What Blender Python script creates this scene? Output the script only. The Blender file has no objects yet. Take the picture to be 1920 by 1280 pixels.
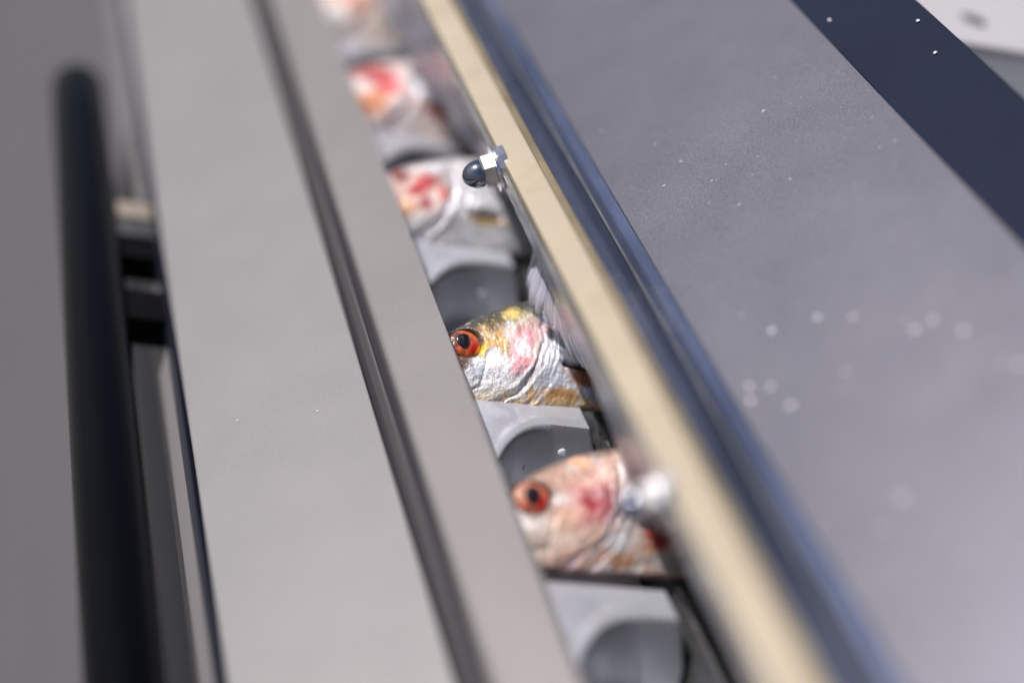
import bpy, bmesh, math, random
import numpy as np
from mathutils import Vector, Matrix

# ------------------------------------------------------------------ camera, light
SC = bpy.context.scene
COL = SC.collection
ZO = 1.25                                   # height of the machine's working level above the ground, metres

def V(x, y, z):                             # machine millimetres -> world metres
    return Vector((x / 1000.0, y / 1000.0, z / 1000.0 + ZO))

cam_d = bpy.data.cameras.new('camera')
cam = bpy.data.objects.new('camera', cam_d)
COL.objects.link(cam)
cx = Vector((0.92556949, -0.23880952, 0.29375352))
cy = Vector((-0.12032403, 0.55013712, 0.82636026))
cz = Vector((-0.35894742, -0.80019945, 0.48045561))
cam.matrix_world = Matrix(((cx.x, cy.x, cz.x, 0), (cx.y, cy.y, cz.y, 0), (cx.z, cy.z, cz.z, ZO), (0, 0, 0, 1)))
cam_d.sensor_width = 36
cam_d.lens = 60
cam_d.clip_start = 0.01
cam_d.clip_end = 200
cam_d.dof.use_dof = True
cam_d.dof.focus_distance = 0.5
cam_d.dof.aperture_fstop = 2.4
cam_d.dof.aperture_blades = 9
SC.camera = cam

SUN = Vector((-0.57, 0.13, 0.80)).normalized()
world = bpy.data.worlds.new('World')
SC.world = world
world.use_nodes = True
wn = world.node_tree.nodes
wl = world.node_tree.links
sky = wn.new('ShaderNodeTexSky')
sky.sky_type = 'NISHITA'
sky.sun_disc = False
sky.sun_elevation = math.asin(SUN.z)
sky.sun_rotation = math.atan2(SUN.x, SUN.y)
sky.dust_density = 3.0
sky.ozone_density = 1.0
wl.new(sky.outputs[0], wn['Background'].inputs[0])
wn['Background'].inputs[1].default_value = 0.062

sun_d = bpy.data.lights.new('sun', 'SUN')
sun_d.energy = 5.0
sun_d.angle = math.radians(0.6)
sun_d.color = (1.0, 0.955, 0.93)
sun = bpy.data.objects.new('sun', sun_d)
COL.objects.link(sun)
sun.rotation_euler = SUN.to_track_quat('Z', 'Y').to_euler()
sun.location = (0, 0, 4)

SC.view_settings.view_transform = 'Standard'
SC.view_settings.look = 'None'
SC.view_settings.exposure = 0.42
SC.view_settings.gamma = 1.0
SC.render.engine = 'CYCLES'
SC.cycles.use_denoising = True
SC.cycles.max_bounces = 8
SC.cycles.sample_clamp_indirect = 6.0
SC.cycles.sample_clamp_direct = 30.0

# ------------------------------------------------------------------ materials
def mat(name, base=(0.5, 0.5, 0.5), rough=0.5, metal=0.0, coat=0.0, coat_rough=0.1, spec=0.5,
        grain=0.0, grain_scale=900.0, mottling=0.0, mottling_scale=12.0, aniso_y=1.0, rough_var=0.0,
        dirt=None, dirt_amount=0.0, dirt_scale=20.0, speck=0.0, speck_scale=1700.0):
    m = bpy.data.materials.new(name)
    m.use_nodes = True
    n, l = m.node_tree.nodes, m.node_tree.links
    b = n['Principled BSDF']
    b.inputs['Roughness'].default_value = rough
    b.inputs['Metallic'].default_value = metal
    b.inputs['Coat Weight'].default_value = coat
    b.inputs['Coat Roughness'].default_value = coat_rough
    b.inputs['Specular IOR Level'].default_value = spec
    tc = n.new('ShaderNodeTexCoord')
    mp = n.new('ShaderNodeMapping')
    mp.inputs['Scale'].default_value = (1, aniso_y, 1)
    l.new(tc.outputs['Object'], mp.inputs['Vector'])
    colour = n.new('ShaderNodeRGB')
    colour.outputs[0].default_value = (*base, 1)
    out = colour.outputs[0]
    if mottling:
        t = n.new('ShaderNodeTexNoise'); t.inputs['Scale'].default_value = mottling_scale
        t.inputs['Detail'].default_value = 5; t.inputs['Roughness'].default_value = 0.6
        l.new(mp.outputs[0], t.inputs['Vector'])
        r = n.new('ShaderNodeMapRange')
        r.inputs['From Min'].default_value = 0.3; r.inputs['From Max'].default_value = 0.7
        r.inputs['To Min'].default_value = 1 - mottling; r.inputs['To Max'].default_value = 1 + mottling
        l.new(t.outputs['Fac'], r.inputs['Value'])
        mx = n.new('ShaderNodeVectorMath'); mx.operation = 'SCALE'
        l.new(out, mx.inputs[0]); l.new(r.outputs[0], mx.inputs['Scale'])
        out = mx.outputs[0]
    if speck:
        t = n.new('ShaderNodeTexNoise'); t.inputs['Scale'].default_value = speck_scale
        t.inputs['Detail'].default_value = 3; t.inputs['Roughness'].default_value = 0.8
        l.new(tc.outputs['Object'], t.inputs['Vector'])
        r = n.new('ShaderNodeMapRange')
        r.inputs['From Min'].default_value = 0.3; r.inputs['From Max'].default_value = 0.7
        r.inputs['To Min'].default_value = 1 - speck; r.inputs['To Max'].default_value = 1 + speck
        l.new(t.outputs['Fac'], r.inputs['Value'])
        mx = n.new('ShaderNodeVectorMath'); mx.operation = 'SCALE'
        l.new(out, mx.inputs[0]); l.new(r.outputs[0], mx.inputs['Scale'])
        out = mx.outputs[0]
    if dirt_amount:
        t = n.new('ShaderNodeTexNoise'); t.inputs['Scale'].default_value = dirt_scale
        t.inputs['Detail'].default_value = 8; t.inputs['Roughness'].default_value = 0.7
        l.new(mp.outputs[0], t.inputs['Vector'])
        r = n.new('ShaderNodeMapRange')
        r.inputs['From Min'].default_value = 0.52; r.inputs['From Max'].default_value = 0.68
        r.inputs['To Min'].default_value = 0; r.inputs['To Max'].default_value = dirt_amount
        l.new(t.outputs['Fac'], r.inputs['Value'])
        mx = n.new('ShaderNodeMix'); mx.data_type = 'RGBA'
        l.new(r.outputs[0], mx.inputs['Factor']); l.new(out, mx.inputs['A'])
        mx.inputs['B'].default_value = (*dirt, 1)
        out = mx.outputs['Result']
    l.new(out, b.inputs['Base Color'])
    if rough_var:
        t = n.new('ShaderNodeTexNoise'); t.inputs['Scale'].default_value = 45
        t.inputs['Detail'].default_value = 6
        l.new(mp.outputs[0], t.inputs['Vector'])
        r = n.new('ShaderNodeMapRange')
        r.inputs['From Min'].default_value = 0.3; r.inputs['From Max'].default_value = 0.7
        r.inputs['To Min'].default_value = max(0.02, rough - rough_var); r.inputs['To Max'].default_value = rough + rough_var
        l.new(t.outputs['Fac'], r.inputs['Value']); l.new(r.outputs[0], b.inputs['Roughness'])
    if grain:
        t = n.new('ShaderNodeTexNoise'); t.inputs['Scale'].default_value = grain_scale
        t.inputs['Detail'].default_value = 2
        l.new(tc.outputs['Object'], t.inputs['Vector'])
        bp = n.new('ShaderNodeBump'); bp.inputs['Strength'].default_value = grain
        bp.inputs['Distance'].default_value = 0.0004
        l.new(t.outputs['Fac'], bp.inputs['Height']); l.new(bp.outputs[0], b.inputs['Normal'])
    return m

M = {}
M['cover'] = mat('blasted_cover_steel', (0.205, 0.197, 0.199), 0.46, 0.45, grain=0.10, grain_scale=1800, mottling=0.03, mottling_scale=10, rough_var=0.02, speck=0.10)
M['strip'] = mat('blasted_strip_steel', (0.176, 0.163, 0.162), 0.50, 0.4, grain=0.10, grain_scale=1800, mottling=0.04, mottling_scale=20, rough_var=0.02, speck=0.13)
M['seal'] = mat('dark_rubber', (0.018, 0.017, 0.022), 0.6, grain=0.1)
M['bead'] = mat('grey_seal_bead', (0.045, 0.042, 0.046), 0.6)
M['flange'] = mat('sunlit_flange', (0.19, 0.18, 0.19), 0.5, 0.2)  # sunlit strip under the cover edge, its lightness put into the colour
M['edge'] = mat('bevel_dark_reflection', (0.012, 0.014, 0.028), 0.35, 0.4)  # dark reflection on the plate's bevelled edge, put into the colour
M['panel'] = mat('grey_side_panel', (0.098, 0.094, 0.103), 0.6, 0.0, spec=0.25, grain=0.05, mottling=0.05, mottling_scale=9)
M['hood'] = mat('blasted_hood_steel', (0.132, 0.130, 0.155), 0.40, 0.6, grain=0.30, grain_scale=2600, mottling=0.04, mottling_scale=9, speck=0.30,
                rough_var=0.03, dirt=(0.20, 0.19, 0.22), dirt_amount=0.10, dirt_scale=30)
M['navy'] = mat('facet_dark_reflection', (0.009, 0.0115, 0.024), 0.6, 0.0, spec=0.07, speck=0.2, grain=0.12, grain_scale=1200, mottling=0.12)  # hood steel turned from the light; dark reflection put into the colour
M['lip'] = mat('lip_blue_reflection', (0.125, 0.15, 0.24), 0.30, 0.75, grain=0.12, grain_scale=700, mottling=0.25, mottling_scale=40, aniso_y=0.35,
               rough_var=0.12, dirt=(0.30, 0.30, 0.36), dirt_amount=0.5, dirt_scale=50)  # plain steel; dark blue reflection put into the lip's base colour
M['cream'] = mat('cream_plastic', (0.295, 0.25, 0.185), 0.45, 0.0, mottling=0.05, mottling_scale=40, grain=0.10, dirt=(0.20, 0.15, 0.09), dirt_amount=0.22, dirt_scale=70)
M['ochre'] = mat('chamfer_shade', (0.11, 0.088, 0.05), 0.55, mottling=0.3, mottling_scale=60)  # brown shade on the bar's chamfer, put into the strip's colour
M['chrome'] = mat('bright_chrome', (0.80, 0.79, 0.80), 0.18, 1.0, rough_var=0.04, mottling=0.12, mottling_scale=500)
M['dome'] = mat('chrome_dark_reflection', (0.26, 0.28, 0.35), 0.13, 1.0, rough_var=0.03)  # same chrome, with dark reflections put into the dome's colour
M['steel'] = mat('brushed_clamp_steel', (0.42, 0.41, 0.40), 0.3, 0.9, mottling=0.35, mottling_scale=120, aniso_y=0.3)
M['black'] = mat('black_handle_plastic', (0.001, 0.001, 0.0018), 0.24, 0.0, spec=0.09)
M['beige'] = mat('beige_spacer', (0.20, 0.17, 0.14), 0.5)
M['pocket'] = mat('pocket_steel', (0.57, 0.59, 0.66), 0.34, 0.6, coat=0.6, coat_rough=0.08, grain=0.14, grain_scale=260, mottling=0.10, mottling_scale=70, rough_var=0.12)
M['void'] = mat('conveyor_dark', (0.003, 0.003, 0.0035), 0.8, spec=0.04)
M['cast'] = mat('rough_cast_grey', (0.06, 0.06, 0.063), 0.5, 0.4, grain=1.0, grain_scale=800, mottling=0.4, mottling_scale=400)
M['white'] = mat('white_housing_paint', (0.33, 0.315, 0.335), 0.5, mottling=0.02)
M['shaded_face'] = mat('shade_lifted_paint', (0.66, 0.65, 0.66), 0.5, mottling=0.02)  # same white box; front colour raised to offset its shade
M['ground'] = mat('darkened_ground', (0.10, 0.10, 0.10), 0.9, mottling=0.15, mottling_scale=3)  # ground darkened to cut bounce on pockets and deepen nut reflections
# turned rings on the handle bar
def handle_rings(m):
    n, l = m.node_tree.nodes, m.node_tree.links
    tc = n.new('ShaderNodeTexCoord')
    w = n.new('ShaderNodeTexWave'); w.bands_direction = 'Y'; w.inputs['Scale'].default_value = 330
    w.inputs['Distortion'].default_value = 0.3
    l.new(tc.outputs['Object'], w.inputs['Vector'])
    b = n.new('ShaderNodeBump'); b.inputs['Strength'].default_value = 0.12; b.inputs['Distance'].default_value = 0.0002
    l.new(w.outputs['Fac'], b.inputs['Height']); l.new(b.outputs[0], n['Principled BSDF'].inputs['Normal'])
handle_rings(M['black'])

def water_mat():
    m = bpy.data.materials.new('water'); m.use_nodes = True
    b = m.node_tree.nodes['Principled BSDF']
    b.inputs['Base Color'].default_value = (0.97, 0.97, 1, 1)
    b.inputs['Roughness'].default_value = 0.10
    b.inputs['IOR'].default_value = 1.33
    b.inputs['Transmission Weight'].default_value = 0.55
    return m
M['water'] = water_mat()
M['fleck'] = mat('dried_fleck', (0.24, 0.23, 0.26), 0.6)

def film_mat():
    m = bpy.data.materials.new('milky_film'); m.use_nodes = True
    n, l = m.node_tree.nodes, m.node_tree.links
    b = n['Principled BSDF']
    b.inputs['Base Color'].default_value = (0.40, 0.40, 0.47, 1)
    b.inputs['Roughness'].default_value = 0.22
    at = n.new('ShaderNodeAttribute'); at.attribute_name = 'sheen'
    l.new(at.outputs['Fac'], b.inputs['Alpha'])
    return m
M['film'] = film_mat()

def skin_mat():
    m = bpy.data.materials.new('wet_fish_skin'); m.use_nodes = True
    n, l = m.node_tree.nodes, m.node_tree.links
    b = n['Principled BSDF']
    a = n.new('ShaderNodeAttribute'); a.attribute_name = 'skin'
    l.new(a.outputs['Color'], b.inputs['Base Color'])
    g = n.new('ShaderNodeAttribute'); g.attribute_name = 'gloss'      # r = metallic, g = roughness
    s = n.new('ShaderNodeSeparateColor'); l.new(g.outputs['Color'], s.inputs[0])
    l.new(s.outputs[0], b.inputs['Metallic']); l.new(s.outputs[1], b.inputs['Roughness'])
    b.inputs['Coat Weight'].default_value = 0.8
    b.inputs['Coat Roughness'].default_value = 0.07
    b.inputs['Coat IOR'].default_value = 1.4
    b.inputs['Subsurface Weight'].default_value = 0.08
    b.inputs['Subsurface Scale'].default_value = 0.002
    b.inputs['Subsurface Radius'].default_value = (1.0, 0.4, 0.25)
    tc = n.new('ShaderNodeTexCoord')
    t = n.new('ShaderNodeTexNoise'); t.inputs['Scale'].default_value = 1100; t.inputs['Detail'].default_value = 3
    l.new(tc.outputs['Object'], t.inputs['Vector'])
    t2 = n.new('ShaderNodeTexNoise'); t2.inputs['Scale'].default_value = 330; t2.inputs['Detail'].default_value = 4
    t2.inputs['Distortion'].default_value = 1.5
    l.new(tc.outputs['Object'], t2.inputs['Vector'])
    ad = n.new('ShaderNodeMath'); ad.operation = 'ADD'
    t3 = n.new('ShaderNodeTexNoise'); t3.inputs['Scale'].default_value = 2400; t3.inputs['Detail'].default_value = 1
    l.new(tc.outputs['Object'], t3.inputs['Vector'])
    m3 = n.new('ShaderNodeMath'); m3.operation = 'MULTIPLY_ADD'; m3.inputs[1].default_value = 0.8
    l.new(t3.outputs['Fac'], m3.inputs[0]); l.new(t.outputs['Fac'], m3.inputs[2])
    l.new(m3.outputs[0], ad.inputs[0]); l.new(t2.outputs['Fac'], ad.inputs[1])
    bp = n.new('ShaderNodeBump'); bp.inputs['Strength'].default_value = 0.6; bp.inputs['Distance'].default_value = 0.00045
    l.new(ad.outputs[0], bp.inputs['Height'])
    l.new(bp.outputs[0], b.inputs['Normal']); l.new(bp.outputs[0], b.inputs['Coat Normal'])
    return m
M['skin'] = skin_mat()

def eye_mat():
    m = bpy.data.materials.new('wet_eye'); m.use_nodes = True
    n, l = m.node_tree.nodes, m.node_tree.links
    b = n['Principled BSDF']
    a = n.new('ShaderNodeAttribute'); a.attribute_name = 'skin'
    l.new(a.outputs['Color'], b.inputs['Base Color'])
    b.inputs['Roughness'].default_value = 0.25
    b.inputs['Coat Weight'].default_value = 1.0
    b.inputs['Coat Roughness'].default_value = 0.06
    tc = n.new('ShaderNodeTexCoord'); t = n.new('ShaderNodeTexNoise'); t.inputs['Scale'].default_value = 420
    t.inputs['Detail'].default_value = 4
    l.new(tc.outputs['Object'], t.inputs['Vector'])
    bp = n.new('ShaderNodeBump'); bp.inputs['Strength'].default_value = 0.6; bp.inputs['Distance'].default_value = 0.0009
    l.new(t.outputs['Fac'], bp.inputs['Height']); l.new(bp.outputs[0], b.inputs['Coat Normal']); l.new(bp.outputs[0], b.inputs['Normal'])
    return m
M['eye'] = eye_mat()
M['pupil'] = mat('black_pupil', (0.006, 0.004, 0.008), 0.1, 0.0, coat=1.0, coat_rough=0.03)

# ------------------------------------------------------------------ object helpers
def link(name, mesh, m, parent=None):
    o = bpy.data.objects.new(name, mesh)
    COL.objects.link(o)
    if m is not None and not mesh.materials:
        mesh.materials.append(m)
    o.parent = parent
    return o

def thing(name, label, cat, loc=(0, 0, 0), group=None, kind=None):
    o = bpy.data.objects.new(name, None)
    o.empty_display_size = 0.01
    COL.objects.link(o)
    o.location = loc
    o['label'] = label; o['category'] = cat
    if group: o['group'] = group
    if kind: o['kind'] = kind
    return o

def tag(o, label, cat, group=None, kind=None):
    o['label'] = label; o['category'] = cat
    if group: o['group'] = group
    if kind: o['kind'] = kind
    return o

def rounded(poly, r, seg=4):
    """round the corners of a closed 2-D polygon (radius r or list of radii)"""
    out = []
    n = len(poly)
    for i, p in enumerate(poly):
        rr = r[i] if isinstance(r, (list, tuple)) else r
        p = Vector(p); a = Vector(poly[i - 1]) - p; b = Vector(poly[(i + 1) % n]) - p
        rr = min(rr, a.length * 0.45, b.length * 0.45)
        if rr < 1e-4:
            out.append(tuple(p)); continue
        p0 = p + a.normalized() * rr; p1 = p + b.normalized() * rr
        for k in range(seg + 1):
            t = k / seg
            q = p0 * (1 - t) ** 2 + p * 2 * t * (1 - t) + p1 * t * t
            out.append(tuple(q))
    return out

def extrude(name, poly, y0, y1, m, parent=None, r=0.0, ny=1, origin=(0, 0, 0), wob=0.0):
    """closed XZ profile (mm) run along the machine from y0 to y1"""
    if r: poly = rounded(poly, r)
    bm = bmesh.new()
    org = Vector(origin)
    rings = []
    for j in range(ny + 1):
        y = y0 + (y1 - y0) * j / ny
        w = wob * math.sin(y * 0.021) + wob * 0.5 * math.sin(y * 0.053 + 1)
        rings.append([bm.verts.new(V(x + w, y, z + w * 0.3) - org) for x, z in poly])
    n = len(poly)
    for a, b in zip(rings[:-1], rings[1:]):
        for i in range(n):
            f = bm.faces.new((a[i], a[(i + 1) % n], b[(i + 1) % n], b[i])); f.smooth = bool(r)
    bm.faces.new(rings[0]); bm.faces.new(rings[-1][::-1])
    bmesh.ops.recalc_face_normals(bm, faces=bm.faces)
    me = bpy.data.meshes.new(name); bm.to_mesh(me); bm.free()
    if r:
        me.set_sharp_from_angle(angle=math.radians(50))
    return link(name, me, m, parent)

def lathe(name, prof, m, parent=None, seg=32, axis='x', sides=None):
    """prof: list of (t along axis, radius) in mm, local coords in metres; sides=6 gives a hexagon"""
    bm = bmesh.new(); rings = []
    s = sides or seg
    for t, r in prof:
        ring = []
        for k in range(s):
            a = 2 * math.pi * (k + 0.5) / s
            c = (t, r * math.cos(a), r * math.sin(a)) if axis == 'x' else (r * math.cos(a), t, r * math.sin(a))
            ring.append(bm.verts.new(Vector(c) / 1000))
        rings.append(ring)
    for a, b in zip(rings[:-1], rings[1:]):
        for i in range(s):
            f = bm.faces.new((a[i], a[(i + 1) % s], b[(i + 1) % s], b[i])); f.smooth = sides is None
    bm.faces.new(rings[0]); bm.faces.new(rings[-1][::-1])
    bmesh.ops.recalc_face_normals(bm, faces=bm.faces)
    me = bpy.data.meshes.new(name); bm.to_mesh(me); bm.free()
    if sides is None: me.set_sharp_from_angle(angle=math.radians(40))
    return link(name, me, m, parent)

def grid_mesh(name, P, m, parent=None, closed_v=False, smooth=True):
    """P: array (nu, nv, 3) metres"""
    nu, nv = P.shape[:2]
    idx = np.arange(nu * nv).reshape(nu, nv)
    if closed_v:
        a, b = idx[:-1], idx[1:]
        f = np.stack([a, np.roll(a, -1, 1), np.roll(b, -1, 1), b], -1).reshape(-1, 4)
    else:
        f = np.stack([idx[:-1, :-1], idx[:-1, 1:], idx[1:, 1:], idx[1:, :-1]], -1).reshape(-1, 4)
    me = bpy.data.meshes.new(name)
    me.from_pydata(P.reshape(-1, 3).tolist(), [], f.tolist())
    if smooth: me.shade_smooth()
    me.update()
    return me

def rng_noise(seed):
    r = np.random.RandomState(seed)
    T = r.rand(256, 256)
    def n2(x, y):
        xi = np.floor(x).astype(int); yi = np.floor(y).astype(int)
        xf = x - xi; yf = y - yi
        xf = xf * xf * (3 - 2 * xf); yf = yf * yf * (3 - 2 * yf)
        g = lambda i, j: T[i % 256, j % 256]
        return (g(xi, yi) * (1 - xf) + g(xi + 1, yi) * xf) * (1 - yf) + (g(xi, yi + 1) * (1 - xf) + g(xi + 1, yi + 1) * xf) * yf
    def fbm(x, y, o=4, gain=0.55):
        s = 0; a = 1; t = 0
        for k in range(o):
            s = s + a * n2(x * 2 ** k + 17.3 * k, y * 2 ** k + 9.1 * k); t += a; a *= gain
        return s / t
    return fbm

def sstep(a, b, x):
    t = np.clip((x - a) / (b - a), 0, 1)
    return t * t * (3 - 2 * t)

Y0, Y1 = 40.0, 1150.0

# ------------------------------------------------------------------ the setting
gm = bpy.data.meshes.new('ground')
gm.from_pydata([(-60, -60, 0), (60, -60, 0), (60, 60, 0), (-60, 60, 0)], [], [(0, 1, 2, 3)])
g = link('ground', gm, M['ground']); g['kind'] = 'structure'

# machine body below everything, one cabinet the covers sit on
body = extrude('machine_cabinet', [(100, -312), (112, -312), (112, -304), (214, -304), (214, -330), (330, -330), (330, -1240), (100, -1240)],
               Y0 + 5, Y1 - 5, M['void'], r=0.0)
tag(body, 'dark inner cabinet of the machine under the row of fish pockets', 'machine cabinet')

# ------------------------------------------------------------------ left cover with handle
cover = thing('machine_cover', 'grey satin steel cover sloping down to a black bar handle, left of the fish slot', 'machine cover', V(115, 400, -300))
CO = Vector(cover.location)
ud = Vector((44, 31)).normalized(); un = Vector((-ud.y, ud.x))
def slab(x0z0, x1z1, thick):
    a = Vector(x0z0); b = Vector(x1z1)
    d = (b - a).normalized(); n = Vector((d.y, -d.x))
    return [tuple(a), tuple(b), tuple(b + n * thick), tuple(a + n * thick)]
extrude('cover_plate', rounded([(96.8, -295.7), (142.0, -263.85), (142.2, -266.0), (99.0, -297.2)], [2.2, 2.4, .3, .3], 5), Y0, Y1, M['cover'], cover, r=0.01, origin=CO)
extrude('plate_bevel', [(95.9, -296.4), (98.4, -297.6), (98.0, -302.5), (95.6, -301.6)], Y0, Y1, M['edge'], cover, r=0.5, origin=CO)  # stands for the bevelled plate edge, coloured as its dark reflection
extrude('side_flange', [(97.6, -302.8), (99.5, -302.8), (99.5, -311.5), (99.5, -321), (96.4, -321)], Y0, Y1, M['flange'], cover, r=0.3, origin=CO)
extrude('seal_and_wall_shade', [(142.4, -262.8), (142.5, -251.2), (143.1, -250.6), (143.1, -262), (145, -266), (142.4, -268)], Y0, Y1, M['seal'], cover, r=0.8, origin=CO)  # rubber seal, run up the strip wall as painted shade
extrude('seal_bead', [(141.6, -259.6), (141.6, -255.2), (142.3, -254.6), (142.3, -260.2)], Y0, Y1, M['bead'], cover, r=0.5, origin=CO)
extrude('slot_strip', [(143.2, -249.6), (158.6, -239.0), (159.6, -240.4), (146.0, -249.9), (146.0, -264), (143.2, -264)], Y0, Y1, M['strip'], cover, r=[1.2, .12, .12, .5, .3, .3], origin=CO)

# handle
hr = 10.5
hx, hz = 73.7, -302.3
prof = [(666, 0.8), (665.4, 5.2), (663.6, 8.2), (660.5, 9.8), (656, hr), (620, hr), (60, hr)]
h = lathe('handle', [(t - 400, r) for t, r in prof], M['black'], cover, seg=48, axis='y')
h.location = V(hx, 400, hz) - CO
HO = V(hx, 400, hz)
def box(name, x0, x1, y0, y1, z0, z1, m, parent, origin, bev=0.6):
    bm = bmesh.new()
    bmesh.ops.create_cube(bm, size=1)
    for v in bm.verts:
        v.co = V(x0 + (v.co.x + .5) * (x1 - x0), y0 + (v.co.y + .5) * (y1 - y0), z0 + (v.co.z + .5) * (z1 - z0)) - origin
    if bev:
        bmesh.ops.bevel(bm, geom=bm.edges[:], offset=bev / 1000, segments=3, profile=0.5, affect='EDGES')
    me = bpy.data.meshes.new(name); bm.to_mesh(me); bm.free(); me.shade_smooth(); me.set_sharp_from_angle(angle=math.radians(35))
    return link(name, me, m, parent)
box('bracket', 80, 98.5, 520.5, 532.5, -308, -298, M['void'], h, HO)
box('bracket', 80, 98.5, 480, 498, -308.5, -297.5, M['void'], h, HO)
box('washer', 82, 97.4, 535, 546, -306, -297.5, M['cast'], h, HO, 1.0)
box('spacer', 82, 97.4, 549, 560, -305, -298, M['beige'], h, HO, 1.0)

# side panel (front wall of the machine)
pn = extrude('machine_side_panel', [(98.5, -312.2), (101, -312.2), (101, -1230), (97.0, -1230), (97.2, -420), (97.6, -350)], Y0, 4200, M['panel'], None, r=[1, 1, 1, 1, 30, 10])
tag(pn, 'smooth grey machine wall behind the black bar handle, far left', 'machine panel')

# ------------------------------------------------------------------ conveyor pockets
XL, XR = 148.0, 211.2
def pocket(yg, pitch, label, seed, drops):
    root = thing('fish_pocket', label, 'conveyor pocket', V(180, yg, -285), 'metal pockets on the conveyor')
    org = Vector(root.location)
    nu = 170
    xs = np.concatenate([np.linspace(XL, 200, 50)[:-1], np.linspace(200, XR, 60)])
    us = np.concatenate([[0.0, 0.15, 0.4, 0.8], np.linspace(1.2, pitch - 3.0, nu)])
    X, U = np.meshgrid(xs, us, indexing='ij')
    e = 13 + 18 * np.clip((196 - X) / 23, 0, 1.7) ** 2.2
    z = -258.2 + 2.3 * sstep(-6, -1.5, U - e) * (1 - sstep(0, 3, U - e))
    z = z - 20.0 * sstep(-0.8, 6.6, U - e) ** 0.95
    hump = np.exp(-((U - 62) / 12) ** 2) * 6
    z = z + hump * sstep(0, 14, U - e - 4) - 1.2 * (1 - sstep(0, 1.2, U))
    z = np.minimum(z, -257.4 - 13.0 * np.clip((X - 205.8) / 5.2, 0, 1.1) ** 1.3)
    P = np.stack([X / 1000, (yg - U) / 1000, z / 1000 + ZO], -1)
    # closed skirt
    lo = P.copy(); 
    ring = []
    full = np.concatenate([P[:, :1] * [1, 1, 0] + [0, 0, (-296) / 1000 + ZO], P, P[:, -1:] * [1, 1, 0] + [0, 0, (-296) / 1000 + ZO]], 1)
    a = full[:1].copy(); a[..., 2] = (-296) / 1000 + ZO
    b = full[-1:].copy(); b[..., 2] = (-296) / 1000 + ZO
    full = np.concatenate([a, full, b], 0) - np.array(org)
    me = grid_mesh('pocket_tray', full, None)
    me.materials.append(M['pocket'])
    me.set_sharp_from_angle(angle=math.radians(60))
    o = link('pocket_tray', me, None, root)
    # chain link under the tray
    extrude('chain_link', [(150, -297), (170, -297), (170, -303), (150, -303)], yg - pitch + 8, yg - 8, M['steel'], root, r=1, origin=org)
    def zz(x, u):
        i = np.argmin(abs(xs - x)); j = np.argmin(abs(us - u)); return z[i, j], i, j
    return root, zz

gaps = [748, 661, 575, 491, 398, 315, 233, 150]
plab = ['farthest blurred metal pocket at the top of the slot',
        'blurred pocket between the pale brown fish and the red-gilled fish',
        'blurred metal pocket with arched rim above the fish with pink torn gill',
        'wet metal pocket with water drops above the sharp red-eyed herring',
        'wet metal pocket directly below the sharp red-eyed herring',
        'blurred metal pocket below the nearest peach-coloured fish',
        'metal pocket at the bottom frame edge holding the barely seen fish',
        'nearest metal pocket just below the picture']
drop_list = []
for i, yg in enumerate(gaps[:-1]):
    pitch = yg - gaps[i + 1]
    root, zz = pocket(yg, pitch, plab[i], i, None)
    drop_list.append((yg, zz))

cast = extrude('cast_housing', [(213.5, -262), (225, -258), (260, -258), (260, -300), (213.5, -300)], Y0, Y1, M['cast'], None, r=1.5, ny=1)
tag(cast, 'rough dark grey cast housing edge beside the pockets, under the curtain', 'housing')

# ------------------------------------------------------------------ cream bar, film, nuts
A = Vector((171.8, -198.2)); ax = Vector((0.88, 0.475)).normalized(); dn = Vector((ax.y, -ax.x))
B = A + ax * 9.0
bar = thing('cream_bar', 'cream plastic bar running diagonally between the fish slot and the grey hood', 'plastic bar', V(178, 400, -205))
BO = Vector(bar.location)
extrude('bar_body', [tuple(A), tuple(B), tuple(B + dn * 16), tuple(A + dn * 16)], Y0, Y1, M['cream'], bar, r=[.5, 1.0, .3, .3], ny=60, origin=BO, wob=0.12)
extrude('chamfer_shade_strip', [tuple(B + dn * 0.9 + ax * 0.05), tuple(B + dn * 0.9 + ax * 2.3), tuple(B + dn * 14 + ax * 2.3), tuple(B + dn * 14 + ax * 0.05)], Y0, Y1, M['ochre'], bar, r=.4, ny=60, origin=BO, wob=0.12)  # added strip standing for the bar's shaded chamfer
cs = extrude('clamp_strip', [tuple(A + dn * 3 - ax * 1.6), tuple(A + dn * 3 - ax * 0.15), tuple(A + dn * 12 - ax * 0.15), tuple(A + dn * 12 - ax * 1.0)], Y0, Y1, M['steel'], bar, r=.2, origin=BO)

def nut(y, label, dome_m, rot):
    c = A + dn * 4.6 + ax * 1.6
    root = thing('acorn_nut', label, 'nut', V(c.x, y, c.y), 'domed nuts fixing the curtain')
    R = 3.8; root.scale = (1.1, 1.1, 1.1)
    w = lathe('flange_nut', [(-0.0, 5.4), (-0.3, 6.1), (-2.6, 6.1), (-3.0, 5.6), (-3.0, 3)], M['chrome'], root, sides=10)
    wa = lathe('washer', [(-3.0, 3), (-3.02, 6.4), (-3.9, 6.4), (-3.95, 3)], M['chrome'], root)
    hx_ = lathe('hexagon', [(-3.9, 4.0), (-4.0, 4.7), (-7.0, 4.7), (-7.5, 4.1), (-7.5, 2)], M['chrome'], root, sides=6)
    dome = lathe('dome', [(-7.4, R * .95)] + [(-8.4 - 4.6 * math.sin(a), R * math.cos(a)) for a in [math.radians(d) for d in (0, 12, 24, 36, 48, 60, 70, 80, 88)]], dome_m, root, seg=40)
    for o_ in (w, wa, hx_, dome):
        o_.rotation_euler = (rot, -math.atan2(ax.y, ax.x), 0)
    return root
nut(436.5, 'sharp chromed domed nut on the cream bar above the red-eyed fish', M['dome'], -0.16)
nut(279, 'blurred gleaming domed nut beside the nearest fish, low on the cream bar', M['dome'], -0.09)
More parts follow.
